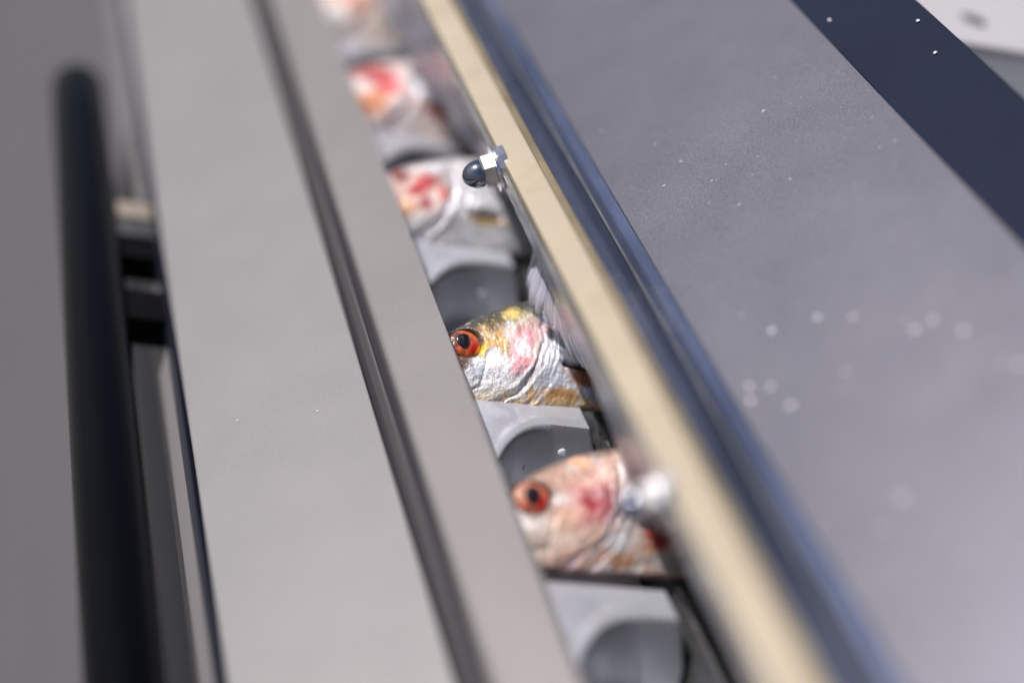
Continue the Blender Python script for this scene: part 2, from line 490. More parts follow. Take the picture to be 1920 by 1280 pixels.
nut(596, 'far domed nut beyond the top picture edge on the cream bar', M['dome'], 0.1)

# curtain film: hangs from under the bar, bottom edge waves out over the fish
def curtain():
    fb = rng_noise(77)
    ny, nv = 900, 60
    ys = np.linspace(130, 760, ny); vs = np.linspace(0, 1, nv)
    Yg, Vg = np.meshgrid(ys, vs, indexing='ij')
    keys_y = [100, 240, 298, 316, 328, 336, 350, 371, 392, 409, 424, 434, 444, 456, 470, 490, 510, 543, 591, 635, 760]
    keys_x = [206, 207, 208, 207, 203, 199, 201, 204, 204, 199, 195, 194, 197, 206, 211, 211, 205, 198, 193, 189, 184]
    keys_y = [k - 10.7 for k in keys_y]; keys_x = [k - 5.0 for k in keys_x]
    bx = sum(np.interp(Yg + d, keys_y, keys_x) for d in (-6, -3, 0, 3, 6)) / 5
    top = A + dn * 8 - ax * 0.9
    x = top.x + (bx - top.x) * Vg ** 1.15
    z = top.y + (-237.5 - top.y) * Vg
    yfan = Yg + 14 * (fb(Yg / 60, Yg * 0) - 0.5) * Vg
    fold = (fb(Yg / 2.2, Vg * 0.8, 3) - 0.5)
    x = x + 1.6 * fold * (0.25 + Vg) + 3.0 * (fb(Yg / 16, Vg * 1.2, 2) - 0.5) * Vg
    z = z + 1.0 * (fb(Yg / 5, Vg) - 0.5) * Vg
    x = x + 7.0 * np.sin(Vg * math.pi) ** 2 * np.exp(-((Yg - 425) / 26) ** 2)
    P = np.stack([x / 1000, yfan / 1000, z / 1000 + ZO], -1)
    org = V(176, 400, -206)
    me = grid_mesh('film_curtain', P - np.array(org), None)
    me.materials.append(M['film'])
    at = me.attributes.new('sheen', 'FLOAT', 'POINT')
    st = fb(Yg / 1.1, Vg * 0.7, 3)
    al = 0.66 + 1.5 * (st - 0.5) + 0.25 * (fb(Yg / 12, Vg * 2) - 0.5)
    frag = 1 - sstep(0.86, 1.04, Vg + 0.5 * (fb(Yg / 1.0, Vg * 0.5, 2) - 0.5))
    al = al + 0.18 * np.exp(-((Yg - 428) / 30) ** 2)
    al = np.clip(al, 0.12, 0.88) * frag
    at.data.foreach_set('value', al.reshape(-1).astype(np.float32))
    o = link('film_curtain', me, None)
    o.location = org
    sm = o.modifiers.new('thickness', 'SOLIDIFY'); sm.thickness = 0.0002
    tag(o, 'milky translucent film curtain hanging from the cream bar over the fish', 'curtain')
curtain()

# ------------------------------------------------------------------ hood
hood = thing('machine_hood', 'big sloping grey steel hood with lip and border coloured as dark blue reflections, right of the cream bar', 'machine hood', V(240, 400, -190))
OO = Vector(hood.location)
h0 = Vector((206.6, -201.4)); hd = Vector((58.2, 55.3)).normalized(); hn = Vector((-hd.y, hd.x))
def hp(s, n=0.0): 
    q = h0 + hd * s + hn * n
    return (q.x, q.y)
extrude('hood_lip', [hp(0.2, 0.6), hp(-2.6, 1.0), hp(-5.6, 0.0), hp(-8.8, -3.4), (193, -222), (196, -224), hp(-3.5, -6), hp(0.2, -2.2)], Y0, Y1, M['lip'], hood,
        r=[.35, 1.0, 0.35, 1.0, .4, .4, .4, .3], origin=OO, ny=50, wob=0.1)
lq = hp(-5.7, 0.25)
extrude('lip_glint_bead', [(lq[0] + .45 * math.cos(k * math.pi / 4), lq[1] + .45 * math.sin(k * math.pi / 4)) for k in range(8)], Y0, Y1, M['steel'], hood, r=.1, origin=OO)  # added bright bead that draws the glint along the lip's ridge
extrude('hood_sheet', [hp(0.35, -0.6), hp(80.8, -0.6), hp(80.8, -2.6), hp(0.35, -2.6)], Y0, Y1, M['hood'], hood, r=[.3, .1, .1, .3], origin=OO)
# border folded slightly away from the sheet; its dark reflection put into the colour
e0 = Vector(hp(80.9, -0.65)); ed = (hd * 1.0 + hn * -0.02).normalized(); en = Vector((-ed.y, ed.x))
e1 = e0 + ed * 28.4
extrude('dark_reflecting_facet', [tuple(e0), tuple(e1), tuple(e1 - en * 2 + ed * 0.0), tuple(e0 - en * 2)], Y0, Y1, M['navy'], hood, r=[.6, .4, .2, .2], origin=OO)
extrude('rear_flange', [tuple(e1 - en * 2.1 - ed * 2.0), tuple(e1 - en * 2.1), (e1.x + 1, -330), (e1.x - 2, -330)], Y0, Y1, M['hood'], hood, r=.3, origin=OO)

# droplets
def droplet_mesh(r, flat, elong=1.0, seed=0):
    bm = bmesh.new()
    bmesh.ops.create_uvsphere(bm, u_segments=16, v_segments=10, radius=r / 1000)
    rr = random.Random(seed)
    ph = rr.random() * 6
    for v in bm.verts:
        a = math.atan2(v.co.y, v.co.x)
        k = 1 + 0.12 * math.sin(2 * a + ph) + 0.08 * math.sin(3 * a + 2 * ph)
        v.co.x *= k * elong; v.co.y *= k; v.co.z *= flat if v.co.z > 0 else 0.05
    me = bpy.data.meshes.new('water_droplet'); bm.to_mesh(me); bm.free(); me.shade_smooth()
    me.materials.append(M['fleck' if flat < 0.4 else 'water'])
    return me
hood_drops = [(85.4, 454.5), (104.6, 430.3), (101.1, 411.5), (75.7, 439.0), (70.0, 410.5), (71.2, 407.4), (74.8, 398.9), (68.3, 394.3), (64.9, 396.3), (70.4, 384.5), (61.0, 441.3), (75.0, 384.1), (45.5, 391.8), (6.4, 427.0), (19.3, 441.6), (7.7, 462.9), (22.9, 426.2), (28.4, 408.8), (27.1, 409.7), (14.7, 419.5), (33.3, 413.3), (42.2, 409.2), (37.7, 402.4), (13.4, 349.2), (17.7, 337.9), (29.3, 333.9), (36.6, 327.6), (46.5, 317.2), (46.9, 312.4), (51.9, 312.4), (56.0, 304.0), (27.2, 311.3), (5.3, 323.1), (9.8, 319.3), (3.7, 318.3), (11.5, 309.9), (58.4, 288.4), (61.0, 285.3), (21.4, 266.0), (13.8, 261.3), (25.6, 242.7), (22.8, 400.6), (29.6, 393.1), (51.7, 428.4), (62.9, 425.0)]
rnd = random.Random(5)
hm3 = Matrix(((hd.x, 0, hn.x), (0, 1, 0), (hd.y, 0, hn.y))).to_4x4()
sizes = {}
for s, y in hood_drops:
    big = y < 352
    r = (0.66 if big else 0.33) * rnd.uniform(0.45, 1.35)
    if s > 80.9: r = 0.55
    el = 1.0 if big or s > 80 else rnd.choice([1, 1.4, 2.0])
    me = droplet_mesh(r, 0.55 if big or s > 80 else 0.3, el, int(s * 10))
    o = bpy.data.objects.new('water_droplet', me); COL.objects.link(o)
    q = hp(s, -0.58)
    o.matrix_world = Matrix.Translation(V(q[0], y, q[1])) @ hm3 @ Matrix.Rotation(rnd.uniform(-.4, .4), 4, 'Z')
    if s > 80.9:
        tag(o, 'tiny water droplet on the dark-reflecting border of the hood', 'water droplet', 'droplets on the navy border')
    elif big:
        tag(o, 'soft round water droplet on the lower near part of the grey hood', 'water droplet', 'droplets on the near part of the hood')
    else:
        tag(o, 'tiny water fleck on the upper far part of the grey hood', 'water droplet', 'flecks on the far part of the hood')
# droplets on the cover plate
cm3 = Matrix(((ud.x, 0, un.x), (0, 1, 0), (ud.y, 0, un.y))).to_4x4()
for (x, y, z), lab in [((128.7, 401.2, -272.9), 'sharp tiny droplet in the middle of the grey cover plate'), ((109.3, 412.1, -286.7), 'faint tiny droplet higher up the grey cover plate')]:
    o = bpy.data.objects.new('water_droplet', droplet_mesh(0.28, .5, 1, 3)); COL.objects.link(o)
    o.matrix_world = Matrix.Translation(V(x, y, z)) @ cm3
    tag(o, lab, 'water droplet')
# droplets on the pocket faces
for k, (pi, x, du, r) in enumerate([(3, 184.5, 2.6, 1.0), (3, 196, 3.0, 1.6), (3, 183, 3.9, 0.8), (3, 190.5, 1.6, .9), (4, 187, 3.0, .8), (4, 199, 2.4, 1.0), (4, 181, 4.4, 1.4)]):
    yg, zz = drop_list[pi]
    e = 13 + 18 * max(0, (196 - x) / 23) ** 2.2
    u = e + du
    z0 = zz(x, u)[0]; z1 = zz(x, u + 0.8)[0]; z2 = zz(x, u - 0.8)[0]
    t = Vector((0, -1.6, z1 - z2)).normalized(); n_ = Vector((1, 0, 0)).cross(-t); 
    if n_.z < 0: n_ = -n_
    me = droplet_mesh(r * 1.25, 0.45, 1, k + 40)
    o = bpy.data.objects.new('water_droplet', me); COL.objects.link(o)
    o.matrix_world = Matrix.Translation(V(x, yg - u, z0)) @ n_.to_track_quat('Z', 'Y').to_matrix().to_4x4()
    tag(o, ['small left water drop on the pocket face above the sharp fish', 'largest water drop on the pocket face above the sharp fish',
            'lowest water drop on the pocket face above the sharp fish', 'upper water drop near the rim above the sharp fish',
            'small middle water drop on the pocket face below the sharp fish', 'right water drop on the pocket face below the sharp fish',
            'large curved water drop at the left of the pocket below the sharp fish'][k], 'water drop')

# housing beyond the hood
hs = thing('white_housing', 'out-of-focus white machine housing with shaded front beyond the hood, top right corner', 'housing', V(400, 560, -160))
HS = Vector(hs.location)
hs.rotation_euler = (0, 0, math.radians(8))
box('housing_top', 322, 640, 500, 900, -156, -152, M['white'], hs, HS, 1)
box('housing_front', 322, 640, 503, 515, -183, -156.3, M['shaded_face'], hs, HS, .5)
box('housing_ledge', 322, 640, 430, 502.6, -187, -183.5, M['white'], hs, HS, 1)
box('housing_leg', 330, 640, 516, 890, -1249, -156.4, M['shaded_face'], hs, HS, 1)
gk = lathe('rubber_plug', [(0, 5), (0.6, 4.8), (0.9, 4)], M['hood'], hs, axis='y', seg=24)
gk.location = V(357, 524, -151.9) - HS; gk.rotation_euler = (math.pi / 2, 0, 0)

# ------------------------------------------------------------------ fish
TA = [-17, -15.5, -13, -10, -6, 0, 7.6, 17.8, 30, 50, 80, 120, 150, 165]
TT = [11.5, 13.2, 15.5, 18.2, 21.3, 25.4, 29.8, 34.2, 37.5, 38.5, 37, 29, 21, 18]
TB = [9.5, 7.0, 4.0, 1.9, 0.8, 0.2, 0.0, 0.0, 0.6, 1.0, 3, 8, 13, 15]
TW = [0.8, 2.2, 3.5, 4.4, 5.4, 6.4, 7.1, 7.8, 8.3, 8.6, 8.5, 5.5, 3, 1.6]
def curv(T):
    T = np.array(T, float)
    def f(a):
        # smooth interpolation
        r = 0
        for d in (-1.2, -0.6, 0, 0.6, 1.2): r = r + np.interp(a + d, TA, T)
        return r / 5
    return f
ftop, fbot, fw = curv(TT), curv(TB), curv(TW)

def blob(a, b, ca, cb, ra, rb, ang, wob, soft=0.35):
    c, s = math.cos(ang), math.sin(ang)
    da, db = a - ca, b - cb
    u = (da * c + db * s) / ra; v = (-da * s + db * c) / rb
    d = np.sqrt(u * u + v * v) + wob
    return 1 - sstep(1 - soft, 1 + soft, d)

SILVER = (0.84, 0.84, 0.88); WHITE = (0.94, 0.92, 0.92); BLUE = (0.48, 0.56, 0.70); DARK = (0.035, 0.035, 0.03)
GOLD = (0.50, 0.29, 0.10); OCHRE = (0.50, 0.24, 0.05); PINK = (0.72, 0.30, 0.33); ROSE = (0.82, 0.52, 0.50)
MAG = (0.46, 0.10, 0.13); RED = (0.45, 0.015, 0.015); PEACH = (0.88, 0.50, 0.33); PALE = (0.85, 0.68, 0.52)
YELL = (0.62, 0.45, 0.14); CREAM = (0.80, 0.66, 0.42); BROWN = (0.16, 0.07, 0.025); VIOLET = (0.42, 0.36, 0.55)

def build_fish(label, origin, tilt, yaw, seed, paint, eye=None, tone=1.0, scale=1.0):
    fb = rng_noise(seed)
    aa = np.concatenate([np.linspace(-17, -8, 40), np.linspace(-7.8, 46, 240), np.linspace(46.8, 165, 70)])
    nth = 150
    th = 2 * np.pi * (np.arange(nth) / nth)
    # denser on the side seen (w > 0)
    th = th + 0.28 * np.sin(2 * th) * 0 
    Aa, Th = np.meshgrid(aa, th, indexing='ij')
    top, bot, w = ftop(Aa), fbot(Aa), fw(Aa)
    mid = (top + bot) / 2; hh = (top - bot) / 2
    cb, sb = np.cos(Th), np.sin(Th)
    b = mid + hh * np.sign(cb) * np.abs(cb) ** 0.92
    ww = w * np.sign(sb) * np.abs(sb) ** 0.68
    # softly pointed belly keel
    bn = (b - bot) / np.maximum(top - bot, 0.1)
    ww = ww * (0.50 + 0.50 * sstep(-0.05, 0.40, bn))
    a = Aa
    front = sstep(0, 2, ww)
    # relief -------------------------------------------------------------
    wob = fb(a / 4, b / 4) - 0.5
    # gill-cover edge as an arc: centre (10, 20)
    ra = np.hypot((a - 1.5) / 1.0, (b - 25.0) / 1.05) - 7.4 + 2.2 * wob + 0.8 * (fb(a / 9 + 30, b / 9, 2) - .5)
    ang = np.arctan2(b - 25.0, a - 1.5)
    gate = sstep(-1.45, -1.05, ang) * (1 - sstep(0.05, 0.30, ang))
    oper = (1 - sstep(15.4, 16.1, ra)) * gate
    ww = ww + front * 0.45 * oper * sstep(8, 15, ra)
    ww = ww - front * 0.35 * np.exp(-((ra - 16.6) / 0.6) ** 2) * gate * sstep(.3, .55, fb(a / 6 + 70, b / 6, 2))
    # overlapping gill rays and skin folds that run along the arc
    stri = fb(ra * 1.1 + 5, ang * 2.2 + 9, 3)
    strim = np.exp(-((ra - 18.5) / 5.5) ** 2) * sstep(-1.8, -1.2, ang) * (1 - sstep(0.1, 0.5, ang))
    ww = ww + front * 1.3 * (stri - 0.5) * strim
    ww = ww - front * 0.10 * np.exp(-((ra - 9.6 - 2 * wob) / 0.7) ** 2) * gate
    # cheek plate grooves
    g1 = np.exp(-((a - 4.5 - 0.25 * (b - 8) + 1.2 * wob) / 0.45) ** 2) * sstep(3, 6, b) * (1 - sstep(14, 16, b))
    ww = ww - front * 0.35 * g1
    # jaw line
    jl = np.exp(-((b - (4.2 + 0.10 * (a + 3)) - 2.4 * wob) / 0.5) ** 2) * (1 - sstep(2, 7, a)) 
    ww = ww - front * 0.5 * jl
    # eye socket
    de = np.hypot(a - 0.0, (b - 18.3) * 1.15)
    if eye:
        ww = ww + front * 0.35 * np.exp(-((de - 6.6) / 0.9) ** 2) - front * 2.6 * (1 - sstep(4.9, 6.0, de))
    # slit behind the gill
    sl = np.exp(-((b - 12.3 + 0.10 * (a - 32) - 0.6 * wob) / 0.8) ** 2) * sstep(28.5, 31.5, a) * (1 - sstep(40, 44, a))
    ww = ww - front * 2.2 * sl
    # wrinkles and fine relief
    ww = ww + front * (1.0 * (fb(a / 7, b / 5 + 3, 3) - 0.5) + 0.16 * (fb(a / 1.4, b / 1.1, 3) - 0.5))
    ridge = np.abs(fb(a / 3.0 + 11, b / 2.2 + 5, 3) - 0.5)
    ww = ww - front * 0.22 * np.exp(-(ridge / 0.03) ** 2) * sstep(-6, 0, a)
    P = np.stack([a, b, ww], -1) / 1000 * scale
    # colour -------------------------------------------------------------
    n1 = fb(a / 3, b / 3, 4) - 0.5; n2 = fb(a / 0.9 + 40, b / 0.7, 3) - 0.5; n3 = fb(a / 9 + 4, b / 6, 3) - 0.5
    col = np.zeros(P.shape); col[:] = SILVER
    met = np.full(a.shape, 0.10); rg = np.full(a.shape, 0.30)
    def put(mask, c, m=None, r=None):
        nonlocal col, met, rg
        mk = np.clip(mask, 0, 1)[..., None]
        col = col * (1 - mk) + np.array(c) * mk
        if m is not None: met = met * (1 - mk[..., 0]) + m * mk[..., 0]
        if r is not None: rg = rg * (1 - mk[..., 0]) + r * mk[..., 0]
    bd = top - b
    put(sstep(0.0, 0.18, n3) * 0.6, WHITE, 0.45)
    put(sstep(0.02, 0.16, n1) * 0.45, BLUE, 0.6)
    for pmask in paint(a, b, bd, n1, n2, n3, ra, gate, de):
        pm = list(pmask); mk0 = pm[0]
        pm[0] = np.clip(mk0 * (1 + 1.6 * n2 * (1 - np.clip(mk0, 0, 1) ** 2) + 0.5 * n2), 0, 1)
        put(*pm)
    put(sstep(0.53, 0.64, stri) * strim * 0.75, (0.92, 0.92, 0.97), 0.2, 0.2)
    put(sstep(0.53, 0.66, 1 - stri) * strim * 0.55, (0.40, 0.36, 0.45))
    col = col * tone * (1 + 0.55 * n2[..., None] + 0.35 * n1[..., None])
    put(sstep(0.10, 0.30, fb(a / 0.5 + 3, b / 0.5 + 8, 2) - 0.5) * (1 - sstep(7, 12, bd)) * 0.7, (0.05, 0.045, 0.03))
    # speckle
    put(sstep(0.22, 0.36, n2) * 0.55, WHITE)
    put(sstep(0.22, 0.34, -n2) * 0.35, (0.25, 0.2, 0.2))
    put(0.6 * np.exp(-((ra - 16.6) / 0.35) ** 2) * gate * sstep(0.35, 0.6, 0.5 + n1 * 2), VIOLET)
    put(0.6 * jl * (n1 > -0.2), (0.35, 0.28, 0.25))
    put(0.95 * sstep(.35, .8, sl), (0.05, 0.01, 0.015), 0.0, 0.3)
    back = 1 - sstep(-3, 0, ww * 1.0)
    put(back * 0.7, PALE, 0.2)
    root = thing('herring', label, 'fish', origin, 'raw fish lying in the conveyor pockets')
    root.rotation_euler = (Matrix.Rotation(tilt, 3, 'X') @ Matrix.Rotation(yaw, 3, 'Z')).to_euler()
    me = grid_mesh('fish_body', P, None, closed_v=True)
    # close ends
    bm = bmesh.new(); bm.from_mesh(me)
    bm.verts.ensure_lookup_table()
    nv = nth; tot = len(aa) * nv
    bm.faces.new([bm.verts[i] for i in range(nv)][::-1]); bm.faces.new([bm.verts[i] for i in range(tot - nv, tot)])
    bmesh.ops.recalc_face_normals(bm, faces=bm.faces)
    bm.to_mesh(me); bm.free(); me.shade_smooth()
    me.materials.append(M['skin'])
    ca = me.color_attributes.new('skin', 'FLOAT_COLOR', 'POINT')
    c4 = np.ones((tot, 4), np.float32); c4[:, :3] = np.clip(col, 0.003, 0.95).reshape(-1, 3)
    ca.data.foreach_set('color', c4.reshape(-1))
    cg = me.color_attributes.new('gloss', 'FLOAT_COLOR', 'POINT')
    c4 = np.ones((tot, 4), np.float32); c4[:, 0] = met.reshape(-1); c4[:, 1] = rg.reshape(-1)
    cg.data.foreach_set('color', c4.reshape(-1))
    link('fish_body', me, None, root)
    # tail fin, hidden under the hood but part of the fish
    bm = bmesh.new()
    pts = [(163, 18), (192, 34), (186, 16.5), (192, -1), (163, 15)]
    lo = [bm.verts.new((x * scale / 1000, y * scale / 1000, -0.0006)) for x, y in pts]; hi = [bm.verts.new((x * scale / 1000, y * scale / 1000, 0.0006)) for x, y in pts]
    bm.faces.new(lo[::-1]); bm.faces.new(hi)
    for i in range(5): bm.faces.new((lo[i], lo[(i + 1) % 5], hi[(i + 1) % 5], hi[i]))
    tm = bpy.data.meshes.new('tail_fin'); bm.to_mesh(tm); bm.free()
    link('tail_fin', tm, M['cast'], root)
    if eye:
        R = 5.2
        bm = bmesh.new()
        bmesh.ops.create_uvsphere(bm, u_segments=64, v_segments=48, radius=R / 1000 * scale)
        for v in bm.verts: v.co.z *= 0.42; v.co.y *= 0.86
        em = bpy.data.meshes.new('eye'); bm.to_mesh(em); bm.free(); em.shade_smooth(); em.materials.append(M['eye'])
        co = np.zeros(len(em.vertices) * 3); em.vertices.foreach_get('co', co); co = co.reshape(-1, 3) * 1000 / scale
        r = np.hypot(co[:, 0], co[:, 1]) / R; an = np.arctan2(co[:, 1], co[:, 0])
        nn = fb(co[:, 0] / 1.0 + 9, co[:, 1] / 1.0, 4) - 0.5
        iris = np.array(eye['iris']); rim = np.array(eye['rim']); hot = np.array(eye['hot'])
        c = np.zeros((len(r), 3)); c[:] = iris
        def mixin(k, colr):
            nonlocal_c[0] = nonlocal_c[0] * (1 - k[:, None]) + np.array(colr) * k[:, None]
        nonlocal_c = [c]
        dirc = lambda deg: np.cos(an - math.radians(deg))
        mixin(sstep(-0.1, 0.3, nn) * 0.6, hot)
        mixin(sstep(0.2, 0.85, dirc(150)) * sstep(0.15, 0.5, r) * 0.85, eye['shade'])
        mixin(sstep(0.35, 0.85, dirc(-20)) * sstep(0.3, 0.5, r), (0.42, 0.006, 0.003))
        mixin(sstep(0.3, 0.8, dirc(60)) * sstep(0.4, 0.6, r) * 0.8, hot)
        mixin(sstep(0.78, 0.9, r) * sstep(0.1, 0.7, dirc(-50)), rim)
        mixin(sstep(0.80, 0.92, r) * sstep(0.0, 0.6, dirc(70)), (0.02, 0.01, 0.01))
        mixin(sstep(0.93, 1.0, r) * 0.8, (0.03, 0.015, 0.01))
        c = nonlocal_c[0]
        c4 = np.ones((len(r), 4), np.float32); c4[:, :3] = np.clip(c * (1 + 0.8 * nn[:, None]), 0.002, 1)
        ca = em.color_attributes.new('skin', 'FLOAT_COLOR', 'POINT'); ca.data.foreach_set('color', c4.reshape(-1))
        eo = link('eye', em, None, root)
        eo.location = (0.0, 18.3 / 1000 * scale, (fw(np.array(0.0)) - 1.9) / 1000 * scale)
        # pupil: shallow irregular dome proud of the iris
        px, py, pr = eye['pupil']
        bm = bmesh.new(); bmesh.ops.create_uvsphere(bm, u_segments=32, v_segments=24, radius=pr / 1000 * scale)
        for v in bm.verts:
            q = math.atan2(v.co.y, v.co.x); kk = 1 + 0.05 * math.sin(2 * q + 1) + .04 * math.sin(3 * q)
            v.co.x *= kk * 1.05; v.co.y *= kk; v.co.z *= 0.22
        pm = bpy.data.meshes.new('pupil'); bm.to_mesh(pm); bm.free(); pm.shade_smooth()
        po = link('pupil', pm, M['pupil'], eo)
        zt = 0.42 * math.sqrt(max(0, R * R - px * px - py * py))
        nv_ = Vector((px, py, zt / 0.42 / 0.42)).normalized()
        po.location = Vector((px, py, zt + 0.02)) / 1000 * scale
        po.rotation_euler = nv_.to_track_quat('Z', 'Y').to_euler()
    return root

def paint_sharp(a, b, bd, n1, n2, n3, ra, gate, de):
    w = n1 * 0.9
    yield (1 - sstep(5.4, 8.2, bd + 3.5 * n1)) * (1 - sstep(22, 30, a) * 0.4), DARK, 0.1, 0.35
    yield blob(a, b, 9.0, 21.5, 6.4, 4.4, 0.5, w * 1.3, .5) * 0.85, GOLD, 0.25, 0.3
    yield blob(a, b, 11.0, 24.6, 7.5, 1.9, 0.5, w * 2.2, .7) * 0.8, (0.10, 0.08, 0.03), 0.1
    yield blob(a, b, 6.5, 20.0, 1.6, 3.6, 0.1, w * 1.5, .5) * 0.7, (0.85, 0.55, 0.28), 0.1
    yield blob(a, b, 11.5, 17.5, 2.2, 4.5, 0.2, w) * 0.75, (0.60, 0.36, 0.13), 0.3
    yield blob(a, b, 19.5, 27.0, 5.0, 3.2, 0.35, w) * 0.8, (0.30, 0.26, 0.10), 0.1
    yield blob(a, b, 16.2, 29.2, 3.0, 2.0, 0.5, w * 1.8 + n2, .6) * .9, YELL, 0.1
    yield blob(a, b, 21.5, 21.5, 6.6, 4.8, 0.2, w) * 0.95, ROSE, 0.1, 0.3
    yield blob(a, b, 18.0, 20.5, 4.6, 2.6, 0.9, w) * 0.7, (0.45, 0.18, 0.22), 0.1
    yield blob(a, b, 17.5, 14.5, 4.3, 7.2, -0.3, w * .8) * 0.9, PINK, 0.1, 0.3
    yield blob(a, b, 17.5, 16.8, 2.6, 3.4, 0.4, w) * 0.75, WHITE, 0.2, 0.2
    yield blob(a, b, 23.2, 17.0, 2.3, 4.2, -0.35, w) * 0.7, PALE, 0.1
    yield blob(a, b, 3.5, 9.0, 6.0, 4.5, 0.2, w) * 0.85, WHITE, 0.15, 0.22
    yield blob(a, b, 2.5, 9.2, 3.3, 2.6, 0.1, w * 1.6, .6) * 0.6, BLUE, 0.2
    yield blob(a, b, -3.0, 12.0, 4.0, 2.6, -0.5, w) * 0.9, (0.10, 0.06, 0.05), 0.1
    yield blob(a, b, 16.0, 5.3, 8.5, 2.6, 0.5, w) * 0.85, WHITE, 0.15, 0.2
    yield blob(a, b, 27.5, 16.5, 4.5, 4.5, 0.2, w) * 0.75, (0.70, 0.75, 0.90), 0.2, 0.2
    yield blob(a, b, 27.0, 8.5, 5.0, 3.0, 0.3, w) * 0.8, (0.62, 0.70, 0.82), 0.2, 0.2
    yield blob(a, b, 38.0, 8.6, 6.5, 3.2, -0.2, w) * 0.95, (0.33, 0.11, 0.03), 0.0, 0.3
    yield blob(a, b, 30.0, 3.6, 8.5, 2.3, 0.05, w) * 0.9, OCHRE, 0.15, 0.3
    yield blob(a, b, 41.0, 4.6, 6.0, 1.6, -0.05, w) * 0.8, BLUE, 0.2
    yield blob(a, b, 19.5, 2.0, 1.3, 3.8, -0.1, w) * 0.8, (0.65, 0.30, 0.05), 0.1
    yield blob(a, b, 9.0, 2.6, 9.0, 1.8, 0.0, w) * 0.6, CREAM, 0.2
    yield (1 - sstep(1.4, 3.6, b + 2.0 * n1)) * 0.85, (0.66, 0.46, 0.22), 0.1
    yield (1 - sstep(2.2, 5.6, bd + 5 * n1)) * (1 - sstep(20, 26, a)) * 0.92, (0.045, 0.042, 0.03), 0.1, 0.3
    yield blob(a, b, 16.4, 29.0, 2.8, 1.9, 0.5, w * 1.8 + n2, .6) * .9, YELL, 0.1
    yield blob(a, b, 20.5, 24.8, 4.0, 1.4, 0.3, w * 2 + n2, .7) * 0.6, (0.16, 0.10, 0.07), 0.0
    yield (1 - sstep(5.6, 7.6, de + 2 * n1)) * 0.9, (0.07, 0.03, 0.02), 0.0
    yield blob(a, b, 5.6, 16.2, 1.0, 3.2, -0.5, w * .5) * 0.8, (0.80, 0.42, 0.02), 0.0
    yield blob(a, b, -4.0, 13.0, 4.5, 2.4, -0.6, w) * 0.85, (0.10, 0.05, 0.04), 0.0

def paint_peach(a, b, bd, n1, n2, n3, ra, gate, de):
    w = n1 * 0.9
    yield np.full(a.shape, 0.85), (0.90, 0.60, 0.46), 0.1, 0.3
    yield sstep(-0.02, 0.16, n3) * 0.75, WHITE, 0.2
    yield sstep(0.02, 0.16, -n3) * 0.6, (0.72, 0.40, 0.27), 0.1
    yield (1 - sstep(1.8, 3.6, bd + 3 * n1)) * 0.8, (0.16, 0.08, 0.05), 0.0
    yield blob(a, b, 8.5, 24.5, 6.5, 4.0, 0.6, w * 1.5, .5) * 0.6, (0.42, 0.24, 0.18), 0.0
    yield blob(a, b, 14.5, 30.0, 2.8, 2.6, 0.2, w), PEACH, 0.0
    yield blob(a, b, 17.5, 18.0, 6.8, 7.4, -0.2, w * 1.6, .5), (0.74, 0.36, 0.32), 0.0, 0.2
    yield blob(a, b, 17.8, 17.8, 4.2, 5.2, -0.3, w * 1.5 + n2 * .5, .35) * .97, (0.40, 0.035, 0.05), 0.0, 0.12
    yield blob(a, b, 17.5, 20.5, 2.2, 2.2, 0, w) * 0.6, (0.85, 0.45, 0.5), 0.0
    yield blob(a, b, 3.0, 6.0, 9.0, 3.5, 0.15, w) * 0.7, (0.92, 0.72, 0.58), 0.0
    yield blob(a, b, 14.0, 4.0, 9.0, 2.8, 0.05, w) * 0.8, PEACH, 0.0
    yield blob(a, b, 24.0, 7.5, 3.6, 3.0, 0.0, w) * 0.9, WHITE, 0.2, 0.15  # highlight of a drop, painted in as white
    yield blob(a, b, 26.0, 3.5, 4.0, 2.0, 0.05, w) * 0.9, (0.45, 0.18, 0.04), 0.0
    yield blob(a, b, 35.0, 10.5, 4.0, 4.2, 0.0, w), (0.35, 0.04, 0.02), 0.0
    yield blob(a, b, 38.0, 4.0, 8.0, 2.2, 0.0, w) * 0.8, (0.5, 0.5, 0.48), 0.3
    yield (1 - sstep(0.4, 1.8, b + n1)) * 0.8, (0.35, 0.12, 0.06), 0.1
    yield (1 - sstep(5.8, 7.2, de + 2 * n1)) * 0.8, (0.10, 0.03, 0.02), 0.0

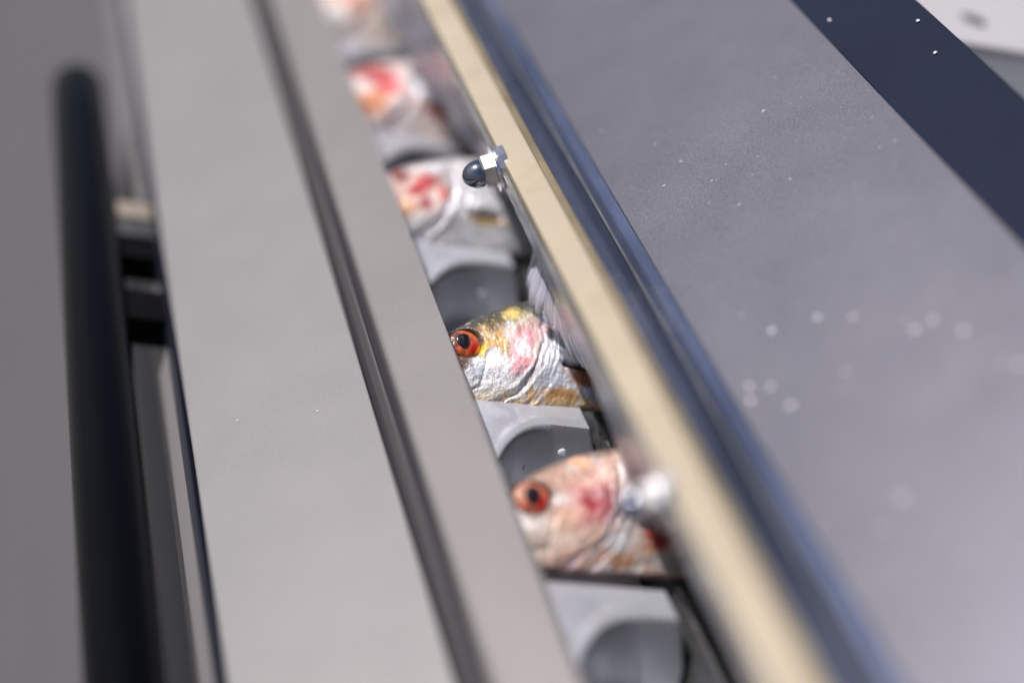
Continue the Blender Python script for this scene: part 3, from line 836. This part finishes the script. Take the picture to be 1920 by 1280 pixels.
def paint_torn(a, b, bd, n1, n2, n3, ra, gate, de):      # third: pink torn gill, silver shoulder
    w = n1 * 0.9
    yield (1 - sstep(2.0, 4.2, bd + 3 * n1)) * 0.8, (0.10, 0.06, 0.05), 0.1
    yield blob(a, b, 10, 17, 12, 10, 0.0, w) * 0.8, (0.80, 0.50, 0.42), 0.0, 0.3
    yield blob(a, b, 14, 21, 7.0, 3.0, 0.8, w), (0.62, 0.06, 0.07), 0.0, 0.15
    yield blob(a, b, 21, 18, 2.4, 4.0, 0.2, w), (0.85, 0.15, 0.09), 0.0, 0.15
    yield blob(a, b, 8, 12, 3.0, 3.0, 0.0, w), PEACH, 0.0, 0.15
    yield blob(a, b, 14.5, 13.5, 2.6, 2.6, 0.0, w) * 0.9, MAG, 0.0, 0.15
    yield blob(a, b, 6, 24, 3, 4, 0.0, w), (0.22, 0.03, 0.02), 0.0
    yield blob(a, b, 24, 24, 6, 5, 0.4, w * 1.5, .6) * 0.8, (0.22, 0.13, 0.11), 0.0
    yield blob(a, b, 35, 17, 11, 7, -0.1, w * 1.4, .5) * .9, SILVER, 0.35, 0.22
    yield blob(a, b, 17, 6, 9, 3.6, 0.1, w) * 0.9, WHITE, 0.3
    yield blob(a, b, 37, 10.3, 7.5, 1.8, -0.04, w), (0.50, 0.33, 0.12), 0.1
    yield (1 - sstep(1.0, 2.6, b + 1.2 * n1)) * 0.8, (0.50, 0.36, 0.20), 0.1

def paint_red(a, b, bd, n1, n2, n3, ra, gate, de):       # second: bright red gill
    w = n1 * 0.9
    yield np.full(a.shape, 0.5), (0.86, 0.58, 0.48), 0.1
    yield blob(a, b, 9, 24, 9.5, 3.4, 0.25, w), (0.50, 0.01, 0.01), 0.0, 0.2
    yield blob(a, b, 15, 19, 6.0, 5.0, 0.2, w), (0.75, 0.10, 0.12), 0.0, 0.2
    yield blob(a, b, 8, 11, 7.0, 5.0, -0.2, w), (0.90, 0.36, 0.18), 0.0
    yield blob(a, b, 4.5, 16.5, 2.8, 2.8, 0.0, w), WHITE, 0.1, 0.1
    yield blob(a, b, 33, 21, 11, 7, -0.15, w), (0.85, 0.86, 0.95), 0.45, 0.2
    yield blob(a, b, 34, 11, 6.5, 2.6, -0.1, w), (0.42, 0.04, 0.02), 0.0
    yield blob(a, b, 26, 13.5, 2.5, 1.8, 0, w), (0.62, 0.20, 0.04), 0.0
    yield (1 - sstep(1.0, 3.0, b + 1.2 * n1)) * 0.8, (0.62, 0.36, 0.26), 0.1

def paint_pale(a, b, bd, n1, n2, n3, ra, gate, de):
    w = n1 * 0.9
    yield np.full(a.shape, 0.7), (0.84, 0.64, 0.50), 0.1
    yield blob(a, b, 21, 15, 7, 5, 0.3, w), (0.42, 0.12, 0.03), 0.0
    yield blob(a, b, 12, 20, 5, 4, 0.3, w) * 0.8, (0.80, 0.35, 0.30), 0.0
    yield blob(a, b, 10, 9, 4.2, 4.2, 0.0, w), WHITE, 0.1, 0.12  # white disc painted as a blurred highlight
    yield (1 - sstep(1.0, 3.0, b + 1.2 * n1)) * 0.8, (0.50, 0.30, 0.15), 0.1

TL = math.radians(30)
def place(x, y, z=-261.0): return V(x, y, z)
red_eye = dict(iris=(0.34, 0.06, 0.025), hot=(0.50, 0.12, 0.03), rim=(0.70, 0.36, 0.01), shade=(0.07, 0.035, 0.03), pupil=(-0.9, 0.3, 2.1))
orange_eye = dict(iris=(0.32, 0.07, 0.04), hot=(0.52, 0.17, 0.09), rim=(0.55, 0.20, 0.10), shade=(0.42, 0.20, 0.13), pupil=(-0.5, 0.3, 2.3))
build_fish('sharp herring head with red eye and silver cheek in the middle of the slot', place(169.8, 394.2), TL, 0.07, 11, paint_sharp, red_eye)
build_fish('nearest clear fish head, peach-coloured with orange eye and magenta gill patch', place(170.5, 321.2), TL, 0.0, 22, paint_peach, orange_eye, 0.70)
build_fish('blurred fish with torn pink gill and silver shoulder beside the upper domed nut', place(161.0, 487.2), TL, 0.03, 33, paint_torn, None, 0.70)
build_fish('blurred fish with bright red gill, second from the top of the slot', place(163.0, 571.5), TL, 0.0, 44, paint_red, None, 0.72)
build_fish('pale brown out-of-focus fish at the very top of the slot', place(162.0, 657.5), TL, 0.0, 55, paint_pale, None, 0.75)
build_fish('pale fish barely visible at the bottom edge of the slot', place(174.0, 228.0), TL, 0.0, 66, paint_peach, orange_eye, 0.8)
